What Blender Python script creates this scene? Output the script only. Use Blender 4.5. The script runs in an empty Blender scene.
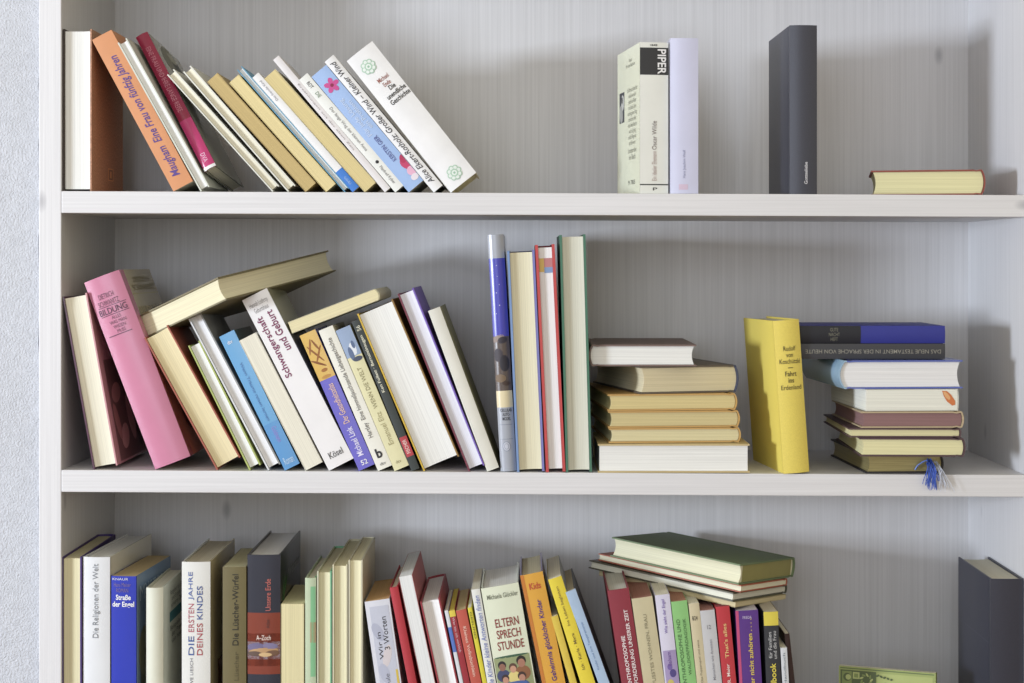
import bpy, bmesh, math, random
from mathutils import Matrix, Vector

random.seed(7)
S = bpy.context.scene
COL = S.collection
Z0 = 0.69                     # eye height above the floor
D = 1.92                      # camera to the front edge of the bookcase
F = 1600.0                    # focal length in pixels of a 1024 px wide frame
CX, CY = 525.0, 262.0         # where the line of sight square to the shelves meets the frame
K = D / F                     # metres per pixel on the front plane

# ------------------------------------------------------------------ camera
cam_d = bpy.data.cameras.new('camera')
cam = bpy.data.objects.new('camera', cam_d)
COL.objects.link(cam)
cam.location = (0, -D, Z0)
cam.rotation_euler = (math.pi / 2, 0, 0)
cam_d.sensor_width = 36
cam_d.lens = 36 * F / 1024
cam_d.shift_x = (512 - CX) / 1024
cam_d.shift_y = (CY - 341.5) / 1024
cam_d.clip_start = 0.05
S.camera = cam

# ------------------------------------------------------------------ light
wd = bpy.data.worlds.new('room_light')
S.world = wd
wd.use_nodes = True
bgn = wd.node_tree.nodes['Background']
bgn.inputs[0].default_value = (1.0, 0.92, 0.75, 1)
bgn.inputs[1].default_value = 0.82

def area(name, loc, target, size, power, color):
    l = bpy.data.lights.new(name, 'AREA')
    l.shape = 'RECTANGLE'
    l.size, l.size_y = size
    l.energy = power
    l.color = color
    o = bpy.data.objects.new(name, l)
    COL.objects.link(o)
    o.location = loc
    o.rotation_euler = (Vector(target) - Vector(loc)).to_track_quat('-Z', 'Y').to_euler()
    return o

area('window_light', (-3.6, -2.1, Z0 - 0.02), (0.05, 0.1, Z0 - 0.08), (0.62, 0.48), 158, (0.79, 0.87, 1.0))
area('front_fill_light', (-0.9, -3.4, Z0 + 0.55), (0.0, 0.1, Z0 - 0.10), (2.0, 1.5), 30, (0.74, 0.83, 1.0))  # added cool fill to brighten the shelf fronts, no real window

S.view_settings.view_transform = 'Standard'
S.view_settings.look = 'None'
S.view_settings.gamma = 1
S.view_settings.exposure = 0.08
S.view_settings.use_curve_mapping = False

# ------------------------------------------------------------------ materials
def lin(c):
    r = []
    g = 0.3 * c[0] + 0.59 * c[1] + 0.11 * c[2]
    c = [g + 0.86 * (v - g) for v in c[:3]]
    for v in c[:3]:
        v = v / 255.0
        r.append(v / 12.92 if v <= 0.04045 else ((v + 0.055) / 1.055) ** 2.4)
    return tuple(r) + (1,)

_m = {}

def new_mat(key):
    m = bpy.data.materials.new(key)
    m.use_nodes = True
    nt = m.node_tree
    return m, nt, nt.nodes['Principled BSDF']

def node(nt, t, **kw):
    n = nt.nodes.new(t)
    for k, v in kw.items():
        setattr(n, k, v)
    return n

def noise_col(nt, b, c, amount, scale, stretch, rough, bump=0.0, bscale=None, bstretch=None, dist=0.001):
    """base colour varied by stretched noise in object space, optional fine bump"""
    tc = node(nt, 'ShaderNodeTexCoord')
    mp = node(nt, 'ShaderNodeMapping')
    mp.inputs['Scale'].default_value = stretch
    nz = node(nt, 'ShaderNodeTexNoise')
    nz.inputs['Scale'].default_value = scale
    nz.inputs['Detail'].default_value = 4
    rp = node(nt, 'ShaderNodeValToRGB')
    rp.color_ramp.elements[0].position = 0.3
    rp.color_ramp.elements[1].position = 0.7
    l = lin(c)
    rp.color_ramp.elements[0].color = tuple(x * (1 - amount) for x in l[:3]) + (1,)
    rp.color_ramp.elements[1].color = tuple(min(1, x * (1 + amount * 0.4)) for x in l[:3]) + (1,)
    nt.links.new(tc.outputs['Object'], mp.inputs['Vector'])
    nt.links.new(mp.outputs[0], nz.inputs['Vector'])
    nt.links.new(nz.outputs['Fac'], rp.inputs['Fac'])
    nt.links.new(rp.outputs['Color'], b.inputs['Base Color'])
    b.inputs['Roughness'].default_value = rough
    if bump:
        mp2 = node(nt, 'ShaderNodeMapping')
        mp2.inputs['Scale'].default_value = bstretch or stretch
        n2 = node(nt, 'ShaderNodeTexNoise')
        n2.inputs['Scale'].default_value = bscale or scale
        n2.inputs['Detail'].default_value = 3
        bp = node(nt, 'ShaderNodeBump')
        bp.inputs['Strength'].default_value = bump
        bp.inputs['Distance'].default_value = dist
        nt.links.new(tc.outputs['Object'], mp2.inputs['Vector'])
        nt.links.new(mp2.outputs[0], n2.inputs['Vector'])
        nt.links.new(n2.outputs['Fac'], bp.inputs['Height'])
        nt.links.new(bp.outputs[0], b.inputs['Normal'])
    return rp

def mat(c, kind='paper'):
    key = '%s_%d_%d_%d' % ((kind,) + tuple(c[:3]))
    if key in _m:
        return _m[key]
    c = tuple(v * 0.91 for v in c[:3])
    m, nt, b = new_mat(key)
    if kind == 'paper':            # matt printed card
        noise_col(nt, b, c, 0.07, 35, (1, 1, 1), 0.55)
    elif kind == 'gloss':          # laminated jacket
        noise_col(nt, b, c, 0.05, 25, (1, 1, 1), 0.24)
    elif kind == 'cloth':          # bookbinder's linen
        noise_col(nt, b, c, 0.10, 900, (1, 1, 1), 0.62, 0.3, 1400, (1, 1, 1), 0.0006)
    elif kind == 'leather':        # smooth black cloth with a sheen
        noise_col(nt, b, c, 0.12, 700, (1, 1, 1), 0.38, 0.12, 1800, (1, 1, 1), 0.0004)
    elif kind == 'weave':          # coarse brown canvas
        noise_col(nt, b, c, 0.45, 420, (1, 1.6, 1), 0.85, 0.6, 600, (1, 1, 1), 0.001)
    elif kind == 'pages':          # leaves seen edge on: lines along the block
        noise_col(nt, b, c, 0.14, 1.0, (900, 5, 5), 0.85, 0.3, 1.0, (1600, 8, 8), 0.0006)
    elif kind == 'gilt':           # old gold page edges
        noise_col(nt, b, c, 0.25, 1.0, (700, 12, 12), 0.4, 0.2, 1.0, (1600, 8, 8), 0.0005)
        b.inputs['Metallic'].default_value = 0.45
    elif kind == 'ink':
        b.inputs['Base Color'].default_value = lin(c)
        b.inputs['Roughness'].default_value = 0.6
    elif kind == 'foil':
        b.inputs['Base Color'].default_value = lin(c)
        b.inputs['Roughness'].default_value = 0.3
        b.inputs['Metallic'].default_value = 0.8
    _m[key] = m
    return m

def wood(name, axis):
    """whitewashed pine with the grain along the given axis"""
    m, nt, b = new_mat(name)
    st = [430, 430, 430]
    st[axis] = 4.0
    rp = noise_col(nt, b, (204, 203, 204), 0.09, 1.0, tuple(st), 0.5, 0.2, 1.0, tuple(x * 2 for x in st), 0.0006)
    # sparse greyish knots
    tc = node(nt, 'ShaderNodeTexCoord')
    mp = node(nt, 'ShaderNodeMapping')
    s2 = [11, 11, 11]
    s2[axis] = 5.5
    mp.inputs['Scale'].default_value = tuple(s2)
    vo = node(nt, 'ShaderNodeTexVoronoi')
    vo.inputs['Scale'].default_value = 1.0
    r2 = node(nt, 'ShaderNodeValToRGB')
    r2.color_ramp.elements[0].position = 0.025
    r2.color_ramp.elements[0].color = (0.5, 0.5, 0.53, 1)
    r2.color_ramp.elements[1].position = 0.085
    r2.color_ramp.elements[1].color = (1, 1, 1, 1)
    mx = node(nt, 'ShaderNodeMixRGB', blend_type='MULTIPLY')
    mx.inputs['Fac'].default_value = 0.7
    nt.links.new(tc.outputs['Object'], mp.inputs['Vector'])
    nt.links.new(mp.outputs[0], vo.inputs['Vector'])
    nt.links.new(vo.outputs['Distance'], r2.inputs['Fac'])
    nt.links.new(rp.outputs['Color'], mx.inputs['Color1'])
    nt.links.new(r2.outputs['Color'], mx.inputs['Color2'])
    nt.links.new(mx.outputs['Color'], b.inputs['Base Color'])
    return m

WOOD_V = wood('whitewashed_pine_upright', 2)
WOOD_H = wood('whitewashed_pine_board', 0)

PL, _nt, _b = new_mat('rough_plaster')
noise_col(_nt, _b, (186, 189, 196), 0.08, 90, (1, 1, 1), 0.9, 0.7, 420, (1, 1, 1), 0.003)
FL, _nt, _b = new_mat('oak_floor')
noise_col(_nt, _b, (150, 118, 84), 0.25, 1.0, (4, 60, 60), 0.5)

# ------------------------------------------------------------------ mesh helpers
def link_mesh(name, bm, mats, parent=None, local=None, smooth=None):
    bmesh.ops.recalc_face_normals(bm, faces=bm.faces)
    me = bpy.data.meshes.new(name)
    bm.to_mesh(me)
    bm.free()
    for m in (mats if isinstance(mats, (list, tuple)) else [mats]):
        me.materials.append(m)
    if smooth:
        for p in me.polygons:
            p.use_smooth = True
        me.set_sharp_from_angle(angle=math.radians(smooth))
    o = bpy.data.objects.new(name, me)
    COL.objects.link(o)
    if parent:
        o.parent = parent
    if local is not None:
        o.matrix_local = local
    return o

def box_bm(x0, x1, y0, y1, z0, z1, slope=0.0, bevel=0.0):
    bm = bmesh.new()
    vs = [bm.verts.new((x, y, z + slope * (x - x0))) for x in (x0, x1) for y in (y0, y1) for z in (z0, z1)]
    for f in ((0, 1, 3, 2), (4, 6, 7, 5), (0, 4, 5, 1), (2, 3, 7, 6), (0, 2, 6, 4), (1, 5, 7, 3)):
        bm.faces.new([vs[i] for i in f])
    bmesh.ops.recalc_face_normals(bm, faces=bm.faces)
    if bevel:
        bmesh.ops.bevel(bm, geom=bm.edges[:], offset=bevel, segments=2, affect='EDGES', profile=0.6)
    return bm

def structure(name, bm, m):
    o = link_mesh(name, bm, m)
    o['kind'] = 'structure'
    return o

# ------------------------------------------------------------------ the setting
XL, XR = -0.5565, 0.601            # inner faces of the bookcase
SLOPES = {'top': -0.0042, 'mid': -0.0053, 'low': -0.0054}
DEPTH = 0.25
ROW = {'top': (CY - 191.0) * K, 'mid': (CY - 470.0) * K, 'low': -0.5832}

def shelf_z(row, x):
    return Z0 + ROW[row] + SLOPES[row] * (x - (60 - CX) * K)

TOPZ = Z0 + 0.445
structure('floor', box_bm(-3.2, 3.2, -3.2, 0.29, -0.05, 0.0), FL)
structure('wall_back', box_bm(-3.2, 3.2, 0.29, 0.40, -0.05, 2.4), PL)

def plaster_bm(x0, x1):
    bm = bmesh.new()
    nx, nz = 60, 130
    g = []
    for i in range(nx + 1):
        col = []
        for j in range(nz + 1):
            x = x0 + (x1 - x0) * i / nx
            z = 2.4 * j / nz
            y = 0.012 + 0.0012 * math.sin(x * 31 + z * 7) * math.sin(z * 23 + x * 11) + random.uniform(-.0004, .0004)
            if i == nx or i == 0:
                x += 0.0011 * math.sin(z * 60) + random.uniform(-.0008, .0008)
            col.append(bm.verts.new((x, y, z)))
        g.append(col)
    for i in range(nx):
        for j in range(nz):
            bm.faces.new((g[i][j], g[i + 1][j], g[i + 1][j + 1], g[i][j + 1]))
    bnd = [e for e in bm.edges if e.is_boundary]
    r = bmesh.ops.extrude_edge_only(bm, edges=bnd)
    nv = [v for v in r['geom'] if isinstance(v, bmesh.types.BMVert)]
    for v in nv:
        v.co.y = 0.288
    return bm

o = link_mesh('wall_left', plaster_bm(-1.5, -0.5865), PL, smooth=60); o['kind'] = 'structure'
o = link_mesh('wall_right', plaster_bm(0.6325, 1.5), PL, smooth=60); o['kind'] = 'structure'

case = bpy.data.objects.new('bookcase', None)
COL.objects.link(case)
case.location = (0, 0, 0)
case['label'] = 'whitewashed pine bookcase with plain shelves set beside the rough plaster wall'
case['category'] = 'bookcase'
for x0, x1 in ((-0.5835, XL), (XR, 0.629)):
    link_mesh('side_panel', box_bm(x0, x1, 0, DEPTH + 0.012, 0, TOPZ, bevel=0.0012), WOOD_V, case)
link_mesh('back_panel', box_bm(XL, XR, DEPTH, DEPTH + 0.012, 0.06, TOPZ - 0.026), WOOD_V, case)
for row in ('top', 'mid', 'low'):
    z = shelf_z(row, XL)
    link_mesh('shelf', box_bm(XL, XR, 0, DEPTH, z - 0.0264, z, SLOPES[row], bevel=0.0012), WOOD_H, case)
link_mesh('top_board', box_bm(XL, XR, 0, DEPTH + 0.012, TOPZ - 0.026, TOPZ, bevel=0.0012), WOOD_H, case)
link_mesh('plinth', box_bm(XL, XR, 0.012, 0.030, 0, Z0 + ROW['low'] - 0.0330), WOOD_H, case)

# ------------------------------------------------------------------ books
def text_points(s, bold, shear):
    cu = bpy.data.curves.new('txt', 'FONT')
    cu.body = s
    cu.offset = bold
    cu.shear = shear
    cu.resolution_u = 3
    cu.align_x = 'CENTER'
    cu.space_line = 0.95
    ob = bpy.data.objects.new('txt', cu)
    COL.objects.link(ob)
    dg = bpy.context.evaluated_depsgraph_get()
    dg.update()
    me = bpy.data.meshes.new_from_object(ob.evaluated_get(dg))
    v = [(p.co.x, p.co.y) for p in me.vertices]
    f = [tuple(p.vertices) for p in me.polygons]
    bpy.data.objects.remove(ob)
    bpy.data.curves.remove(cu)
    bpy.data.meshes.remove(me)
    return v, f

class Book:
    """canonical frame: u thickness 0..T, v from spine (0) to fore-edge (W), w height 0..H"""
    def __init__(s, T, W, H, cover, page, hard=True, bulge=None, ckind='paper', pkind='pages',
                 coverR=None, spine=None, texts=(), patches=(), blobs=(), fore=None, over=None, board=None, band=None):
        s.T, s.W, s.H = T, W, H
        s.hard = hard
        s.b = board or (min(0.0018, T * 0.14) if hard else 0.0005)
        s.o = (0.0024 if hard else 0.0) if over is None else over
        s.bulge = (min(0.007, T * 0.13) if hard else 0.0006) if bulge is None else bulge
        s.cover, s.page, s.ckind, s.pkind = cover, page, ckind, pkind
        s.coverR, s.spine = coverR, spine
        s.texts, s.patches, s.blobs = texts, patches, blobs
        s.fore = (min(0.0045, T * 0.10) if hard else 0.0) if fore is None else fore
        s.band = band

    def arc(s, u):
        t = 2 * u / s.T - 1
        return -s.bulge * (1 - t * t)

    def cover_bm(s):
        bm = bmesh.new()
        T, W, H, b = s.T, s.W, s.H, s.b
        n = 12
        outer = [(0, W), (0, W * .5), (0, 0.010 if s.hard else 0.003)]
        inner = [(b, W), (b, W * .5), (b, 0.010 if s.hard else 0.003)]
        if s.hard:                                  # French groove beside the spine
            outer[2] = (0, 0.0105); inner[2] = (b, 0.0105)
            outer.append((0.0009, 0.0065)); inner.append((b + 0.0006, 0.0065))
            outer.append((0, 0.0030)); inner.append((b, 0.0030))
        for i in range(n + 1):
            u = T * i / n
            outer.append((u, s.arc(u)))
            inner.append((min(max(u, b), T - b), s.arc(min(max(u, b), T - b)) + b))
        k = len(outer) - (n + 1)
        outer += [(T - p[0], p[1]) for p in reversed(outer[:k])]
        inner += [(T - p[0], p[1]) for p in reversed(inner[:k])]
        ring = []
        for (a, c) in zip(outer, inner):
            ring.append([bm.verts.new((a[0], a[1], 0)), bm.verts.new((a[0], a[1], H)),
                         bm.verts.new((c[0], c[1], 0)), bm.verts.new((c[0], c[1], H))])
        for p, q in zip(ring, ring[1:]):
            for i, j in ((0, 1), (1, 3), (3, 2), (2, 0)):
                bm.faces.new((p[i], p[j], q[j], q[i]))
        for e in (ring[0], ring[-1]):
            bm.faces.new((e[0], e[1], e[3], e[2]))
        for f in bm.faces:
            c = f.calc_center_median()
            if c.x > T - b * 1.01 and c.y > 0.002 and s.coverR:
                f.material_index = 1
            elif c.y < 0.0031 and s.spine:
                f.material_index = 2
        return bm

    def pages_bm(s):
        bm = bmesh.new()
        n = 12
        b, o = s.b + 0.0002, s.o
        T = s.T
        cols = []
        for i in range(n + 1):
            u = b + (T - 2 * b) * i / n
            t = 2 * (u - b) / (T - 2 * b) - 1
            v0 = s.arc(min(max(u, s.b), T - s.b)) + s.b + 0.0006
            v1 = s.W - o - s.fore * (1 - t * t) - 0.0003
            cols.append([bm.verts.new((u, v0, o)), bm.verts.new((u, v0, s.H - o)),
                         bm.verts.new((u, v1, o)), bm.verts.new((u, v1, s.H - o))])
        for p, q in zip(cols, cols[1:]):
            for i, j in ((0, 1), (1, 3), (3, 2), (2, 0)):
                bm.faces.new((p[i], p[j], q[j], q[i]))
        for e in (cols[0], cols[-1]):
            bm.faces.new((e[0], e[1], e[3], e[2]))
        return bm

    def surf(s, face, a, bb, e=0.0003):
        """point on a face: a,b in metres, a to the viewer's right, b up the book"""
        if face == 's':
            return (a, s.arc(a) - e, bb)
        if face == 'l':
            return (-e, s.W - a, bb)
        if face == 'r':
            return (s.T + e, a, bb)
        if face == 'b':                       # tail of a book lying with its spine at the right
            return (s.T - bb, s.W - a, s.o - e)
        if face == 'f':                       # fore-edge, seen from the front: a runs from the right cover
            t = 2 * a / s.T - 1
            return (s.T - a, s.W - s.o - s.fore * (1 - t * t) + e, bb)

    def tall(s, face):
        return s.T if face == 'b' else s.H

    def span(s, face):
        return s.T if face in 'sf' else s.W

    def text_bm(s, t):
        st, face, a0, a1, b0, b1, d = t[:7]
        bold, shear = (t[8] if len(t) > 8 else 0.0), (t[9] if len(t) > 9 else 0.0)
        v, f = text_points(st, bold, shear)
        x0, x1 = min(p[0] for p in v), max(p[0] for p in v)
        y0, y1 = min(p[1] for p in v), max(p[1] for p in v)
        A = s.span(face)
        bm = bmesh.new()
        vs = []
        for x, y in v:
            x = (x - x0) / (x1 - x0)
            y = (y - y0) / (y1 - y0)
            if d == 'h':
                p, q = x, y
            elif d == 'up':
                p, q = 1 - y, x
            elif d == 'down':
                p, q = y, 1 - x
            a = (a0 + (a1 - a0) * p) * A
            bb = (b0 + (b1 - b0) * q) * s.H
            vs.append(bm.verts.new(s.surf(face, a, bb, 0.00045)))
        for q in f:
            try:
                bm.faces.new([vs[i] for i in q])
            except ValueError:
                pass
        return bm

    def patch_bm(s, p):
        face, a0, a1, b0, b1 = p[:5]
        A = s.span(face)
        bm = bmesh.new()
        n = 8
        g = []
        for i in range(n + 1):
            a = (a0 + (a1 - a0) * i / n) * A
            g.append((bm.verts.new(s.surf(face, a, b0 * s.tall(face), 0.00022)), bm.verts.new(s.surf(face, a, b1 * s.tall(face), 0.00022))))
        for p, q in zip(g, g[1:]):
            bm.faces.new((p[0], q[0], q[1], p[1]))
        return bm

    def blob_bm(s, face, items):
        """a printed picture: overlapping flat shapes (a, b, ra, rb in metres, colour, rotation, sides)"""
        bm = bmesh.new()
        mats = []
        for k, it in enumerate(items):
            a, bb, ra, rb, c = it[:5]
            rot = it[5] if len(it) > 5 else 0
            n = it[6] if len(it) > 6 else 14
            m = mat(c, 'ink')
            if m not in mats:
                mats.append(m)
            if n == 4:                                   # a rectangle, edges subdivided
                loop = []
                q = [(1, 1), (-1, 1), (-1, -1), (1, -1)]
                for i in range(4):
                    for j in range(6):
                        f = j / 6
                        loop.append(((q[i][0] * (1 - f) + q[(i + 1) % 4][0] * f) * .7071, (q[i][1] * (1 - f) + q[(i + 1) % 4][1] * f) * .7071))
            else:
                loop = [(math.cos(2 * math.pi * i / n), math.sin(2 * math.pi * i / n)) for i in range(n)]
            def pt(x, y):
                x, y = ra * x, rb * y
                x, y = x * math.cos(rot) - y * math.sin(rot), x * math.sin(rot) + y * math.cos(rot)
                aa = min(max(a + x, 0.0003), s.span(face) - 0.0003)
                b2 = min(max(bb + y, 0.0003), s.H - 0.0003)
                return bm.verts.new(s.surf(face, aa, b2, 0.00028 + 0.000035 * k))
            rings = [[pt(x * f, y * f) for x, y in loop] for f in (1, .66, .33)]
            cen = pt(0, 0)
            L = len(loop)
            for i in range(L):
                j = (i + 1) % L
                fs = [(rings[0][i], rings[0][j], rings[1][j], rings[1][i]), (rings[1][i], rings[1][j], rings[2][j], rings[2][i]), (rings[2][i], rings[2][j], cen)]
                for f in fs:
                    bm.faces.new(f).material_index = mats.index(m)
        return bm, mats

    def build(s, place, orient, name, label, group):
        root = bpy.data.objects.new(name, None)
        COL.objects.link(root)
        root.empty_display_size = 0.02
        root.matrix_world = place
        root['label'] = label
        root['category'] = 'book'
        if group:
            root['group'] = group
        cm = [mat(s.cover, s.ckind), mat(s.coverR or s.cover, s.ckind), mat(s.spine or s.cover, s.ckind)]
        link_mesh('cover', s.cover_bm(), cm, root, orient, 35)
        link_mesh('page_block', s.pages_bm(), mat(s.page, s.pkind), root, orient, 35)
        if s.band:
            bm = bmesh.new()
            for w in (s.o - 0.0012, s.H - s.o - 0.0004):
                pts = []
                for i in range(9):
                    u = s.b + (s.T - 2 * s.b) * i / 8
                    pts.append((u, s.arc(u) + s.b))
                for p, q in zip(pts, pts[1:]):
                    vv = [bm.verts.new((x[0], x[1] + dy, w + dz)) for x in (p, q) for dy in (0, 0.0016) for dz in (0, 0.0016)]
                    for f in ((0, 1, 3, 2), (4, 6, 7, 5), (0, 4, 5, 1), (2, 3, 7, 6), (0, 2, 6, 4), (1, 5, 7, 3)):
                        bm.faces.new([vv[i] for i in f])
            link_mesh('headband', bm, mat(s.band, 'cloth'), root, orient)
        for p in s.patches:
            link_mesh(p[6] if len(p) > 6 else 'spine_band', s.patch_bm(p), mat(p[5], p[7] if len(p) > 7 else s.ckind), root, orient, 35)
        for nm, face, items in s.blobs:
            bm, mm = s.blob_bm(face, items)
            link_mesh(nm, bm, mm, root, orient)
        for t in s.texts:
            link_mesh('lettering', s.text_bm(t), mat(t[7], 'ink'), root, orient)
        return root

def orient(kind, T, W, H):
    if kind == 's':     # standing, spine to the front
        return Matrix.Identity(4)
    if kind == 'p':     # standing, fore-edge to the front
        return Matrix(((-1, 0, 0, T), (0, -1, 0, W), (0, 0, 1, 0), (0, 0, 0, 1)))
    if kind == 'tail_r':  # lying, tail to the front, spine at the right
        return Matrix(((0, -1, 0, W), (0, 0, 1, 0), (-1, 0, 0, T), (0, 0, 0, 1)))
    if kind == 'tail_l':
        return Matrix(((0, 1, 0, 0), (0, 0, 1, 0), (1, 0, 0, 0), (0, 0, 0, 1)))
    if kind == 'spine':   # lying, spine to the front
        return Matrix(((0, 0, 1, 0), (0, 1, 0, 0), (-1, 0, 0, T), (0, 0, 0, 1)))
    if kind == 'fore':    # lying, fore-edge to the front
        return Matrix(((0, 0, 1, 0), (0, -1, 0, W), (1, 0, 0, 0), (0, 0, 0, 1)))
    if kind == 'face':    # standing, cover to the front, spine at the right
        return Matrix(((0, -1, 0, W), (1, 0, 0, 0), (0, 0, 1, 0), (0, 0, 0, 1)))

def at(px, py, y=0.0):
    return Vector(((px - CX) * (D + y) / F, y, Z0 + (CY - py) * (D + y) / F))

QUADS = []

def up(row, face, tl, p2, T, W, label, cover, page=(236, 232, 205), name=None, y0=0.004, yaw=0, pitch=0, group=None, lift=0.0, **kw):
    """a standing book from two points of its left front edge (top corner first) and its thickness in pixels"""
    y = y0
    a, b = at(*tl, y), at(*p2, y)
    d = b - a
    x = b.x
    for _ in range(4):
        t = (shelf_z(row, x) + lift - a.z) / d.z
        x = a.x + d.x * t
    base = Vector((x, y, shelf_z(row, x) + 0.0002 + lift))
    H = (a - base).length
    lean = math.atan2(base.x - a.x, a.z - base.z)
    Tm = T * (D + y) / F
    hard = kw.get('hard', True)
    if face == 'p' and kw.get('coverR'):       # turned round: its right board is the one on the canonical left
        cover, kw['coverR'] = kw['coverR'], cover
    bk = Book(Tm, W, H, cover, page, **kw)
    if face == 's':
        base.y += bk.bulge
    place = Matrix.Translation(base) @ Matrix.Rotation(-lean, 4, 'Y') @ Matrix.Rotation(math.radians(yaw), 4, 'Z') @ Matrix.Rotation(math.radians(pitch), 4, 'X')
    QUADS.append((label, row, base.copy(), lean, Tm, H))
    return bk.build(place, orient(face, Tm, W, H), name or ('hardcover_book' if hard else 'paperback_book'), label, group)

def lie(kind, Fp, y0, T, X, Y, yaw, label, cover, page=(232, 224, 190), grad=(0, 0), group=None, name=None, z=None, **kw):
    """a lying book: its lower near left corner (pixel, depth y0), thickness in pixels, extents X (along) and Y (into depth)"""
    base = at(Fp[0], Fp[1], y0)
    if z is not None:
        base.z = z
    Tm = T * (D + y0) / F
    hard = kw.get('hard', True)
    if kind in ('tail_r', 'tail_l'):
        W, H = X, Y
    else:
        W, H = Y, X
    n = Vector((-grad[0], -grad[1], 1)).normalized()
    ex = Vector((math.cos(math.radians(yaw)), math.sin(math.radians(yaw)), 0))
    ex = (ex - n * ex.dot(n)).normalized()
    ey = n.cross(ex)
    M = Matrix.Identity(4)
    for i in range(3):
        M[i][0], M[i][1], M[i][2], M[i][3] = ex[i], ey[i], n[i], base[i]
    bk = Book(Tm, W, H, cover, page, **kw)
    return bk.build(M, orient(kind, Tm, W, H), name or ('hardcover_book' if hard else 'paperback_book'), label, group), M, bk

WHITE = (240, 240, 240)
PW, PC, PY, PO = (240, 240, 234), (236, 230, 204), (233, 216, 158), (206, 176, 108)
INK = (40, 40, 44)

# ---------------- top shelf, leaning row
G = 'books leaning on the left of the top shelf'
up('top', 'p', (63, 29), (63, 190), 28.6, .150, 'thick upright brown canvas book at the far left end of the top shelf', (78, 66, 60), PW, group=G,
   ckind='weave', fore=.002, coverR=(204, 148, 116), blobs=[('cover_emblem', 'l', [(.088, .024, .018, .011, (236, 160, 96), 0, 4), (.088, .024, .014, .009, (150, 104, 80), 0, 4), (.088, .024, .006, .006, (236, 160, 96), 0, 4)])])
up('top', 's', (91.8, 40), (172.5, 190), 22, .125, 'orange paperback with purple lettering along its spine, leaning on the brown canvas book', (226, 148, 92), PC, hard=False, group=G,
   texts=[('Maugham  Eine Frau von fünfzig Jahren', 's', .28, .78, .07, .86, 'up', (92, 62, 150), .012, .25)])
up('top', 'p', (117.5, 43), (199.5, 190), 10.3, .125, 'thin white book with greenish page edges between the orange and dark red books', (214, 218, 204), PW, group=G)
up('top', 's', (127.5, 31.5), (207.5, 178), 13.2, .132, 'dark red spined book with olive photographic cover, sunk between thin white books', (156, 156, 140), PC, pitch=-10, lift=.024, y0=.006, group=G, ckind='gloss',
   spine=(160, 24, 66), patches=[('s', 0, 1, .02, .36, (206, 48, 116), 'spine_band'), ('s', 0, 1, 0, .02, WHITE, 'spine_band')],  # lower magenta band: dye gradient plus light and sheen put into the colour
   blobs=[('cover_photo', 'r', [(.06, .17, .035, .02, (130, 130, 112), .3), (.09, .155, .02, .03, (70, 72, 62), .5), (.05, .14, .02, .012, (150, 150, 135), 1.0), (.08, .178, .02, .008, (168, 168, 150), .1)])],
   texts=[('EINE FRAU UND IHRE LANGE REISE', 's', .3, .7, .42, .9, 'down', (214, 120, 140)), ('DVA', 's', .32, .68, .05, .11, 'down', (245, 200, 225))])
up('top', 'p', (167, 75), (270.5, 190), 9, .12, 'thin pale book, left one of the white pair beside the dark red spine', (226, 226, 214), PC, group=G)
up('top', 'p', (183, 72), (286, 190), 10, .12, 'thin pale book, right one of the white pair, touching the ochre paperback', (226, 226, 214), PC, group=G)
up('top', 'p', (207, 82), (303.5, 190), 14, .115, 'ochre paperback with browned page edges, left one of two yellowed paperbacks', (190, 160, 92), (205, 178, 112), hard=False, group=G)
up('top', 'p', (229, 83), (324, 190), 13, .115, 'pale yellow paperback with yellowed page edges leaning beside the ochre one', (228, 206, 130), (233, 214, 150), hard=False, group=G)
up('top', 'p', (237, 70), (342.5, 190), 6, .12, 'thin blue bound book between pale yellow pages and a white spine with blue foot', (96, 168, 205), PW, group=G)
up('top', 's', (252, 78), (350.5, 190), 8.4, .115, 'white paperback spine with a bright blue block at its foot', WHITE, PC, hard=False, group=G,
   patches=[('s', .0, 1, .0, .17, (48, 126, 226), 'spine_band')], texts=[('rororo', 's', .35, .65, .05, .11, 'up', (160, 200, 250)), ('Das fremde Kind', 's', .35, .65, .78, .95, 'up', (150, 150, 160))])
up('top', 'p', (264, 79), (362.5, 190), 15.1, .115, 'thick paperback showing yellow page edges beside a taller thin white book', (226, 212, 160), (226, 206, 140), hard=False, group=G)
up('top', 's', (273, 60), (382.7, 190), 7.2, .12, 'thin tall white book rising above the yellow page edges to its left', (232, 228, 228), PC, group=G, hard=False,
   texts=[('Erzählungen aus der alten Zeit', 's', .35, .65, .3, .8, 'down', (160, 150, 150))])
up('top', 's', (299, 80), (393, 190), 10.8, .115, 'white paperback with a black dot low on its spine, left of the light blue one', (238, 240, 234), PC, hard=False, group=G,
   texts=[('ROT', 's', .3, .65, .90, .95, 'down', INK), ('DIE', 's', .3, .65, .82, .86, 'down', (120, 150, 120)), ('Der lange Weg der kleinen Anna', 's', .3, .68, .34, .72, 'down', (140, 140, 140)), ('Manfred Kyber', 's', .3, .68, .05, .2, 'down', (120, 120, 120))],
   blobs=[('dot_print', 's', [(.0074, .042, .0021, .0021, (25, 25, 28))])])
FLW = []
for k in range(5):
    t = 2 * math.pi * k / 5
    FLW.append((.0125 + .0055 * math.cos(t), .158 + .0055 * math.sin(t), .0042, .0030, (214, 70, 150), t))
FLW.append((.0125, .158, .0022, .0022, (150, 20, 70)))
FL2 = [(.0205, .028, .006, .009, (214, 60, 110), .4), (.020, .018, .006, .006, (240, 180, 210)), (.0215, .036, .0045, .006, (196, 40, 90), -.6), (.018, .010, .005, .004, (236, 225, 235))]
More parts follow.
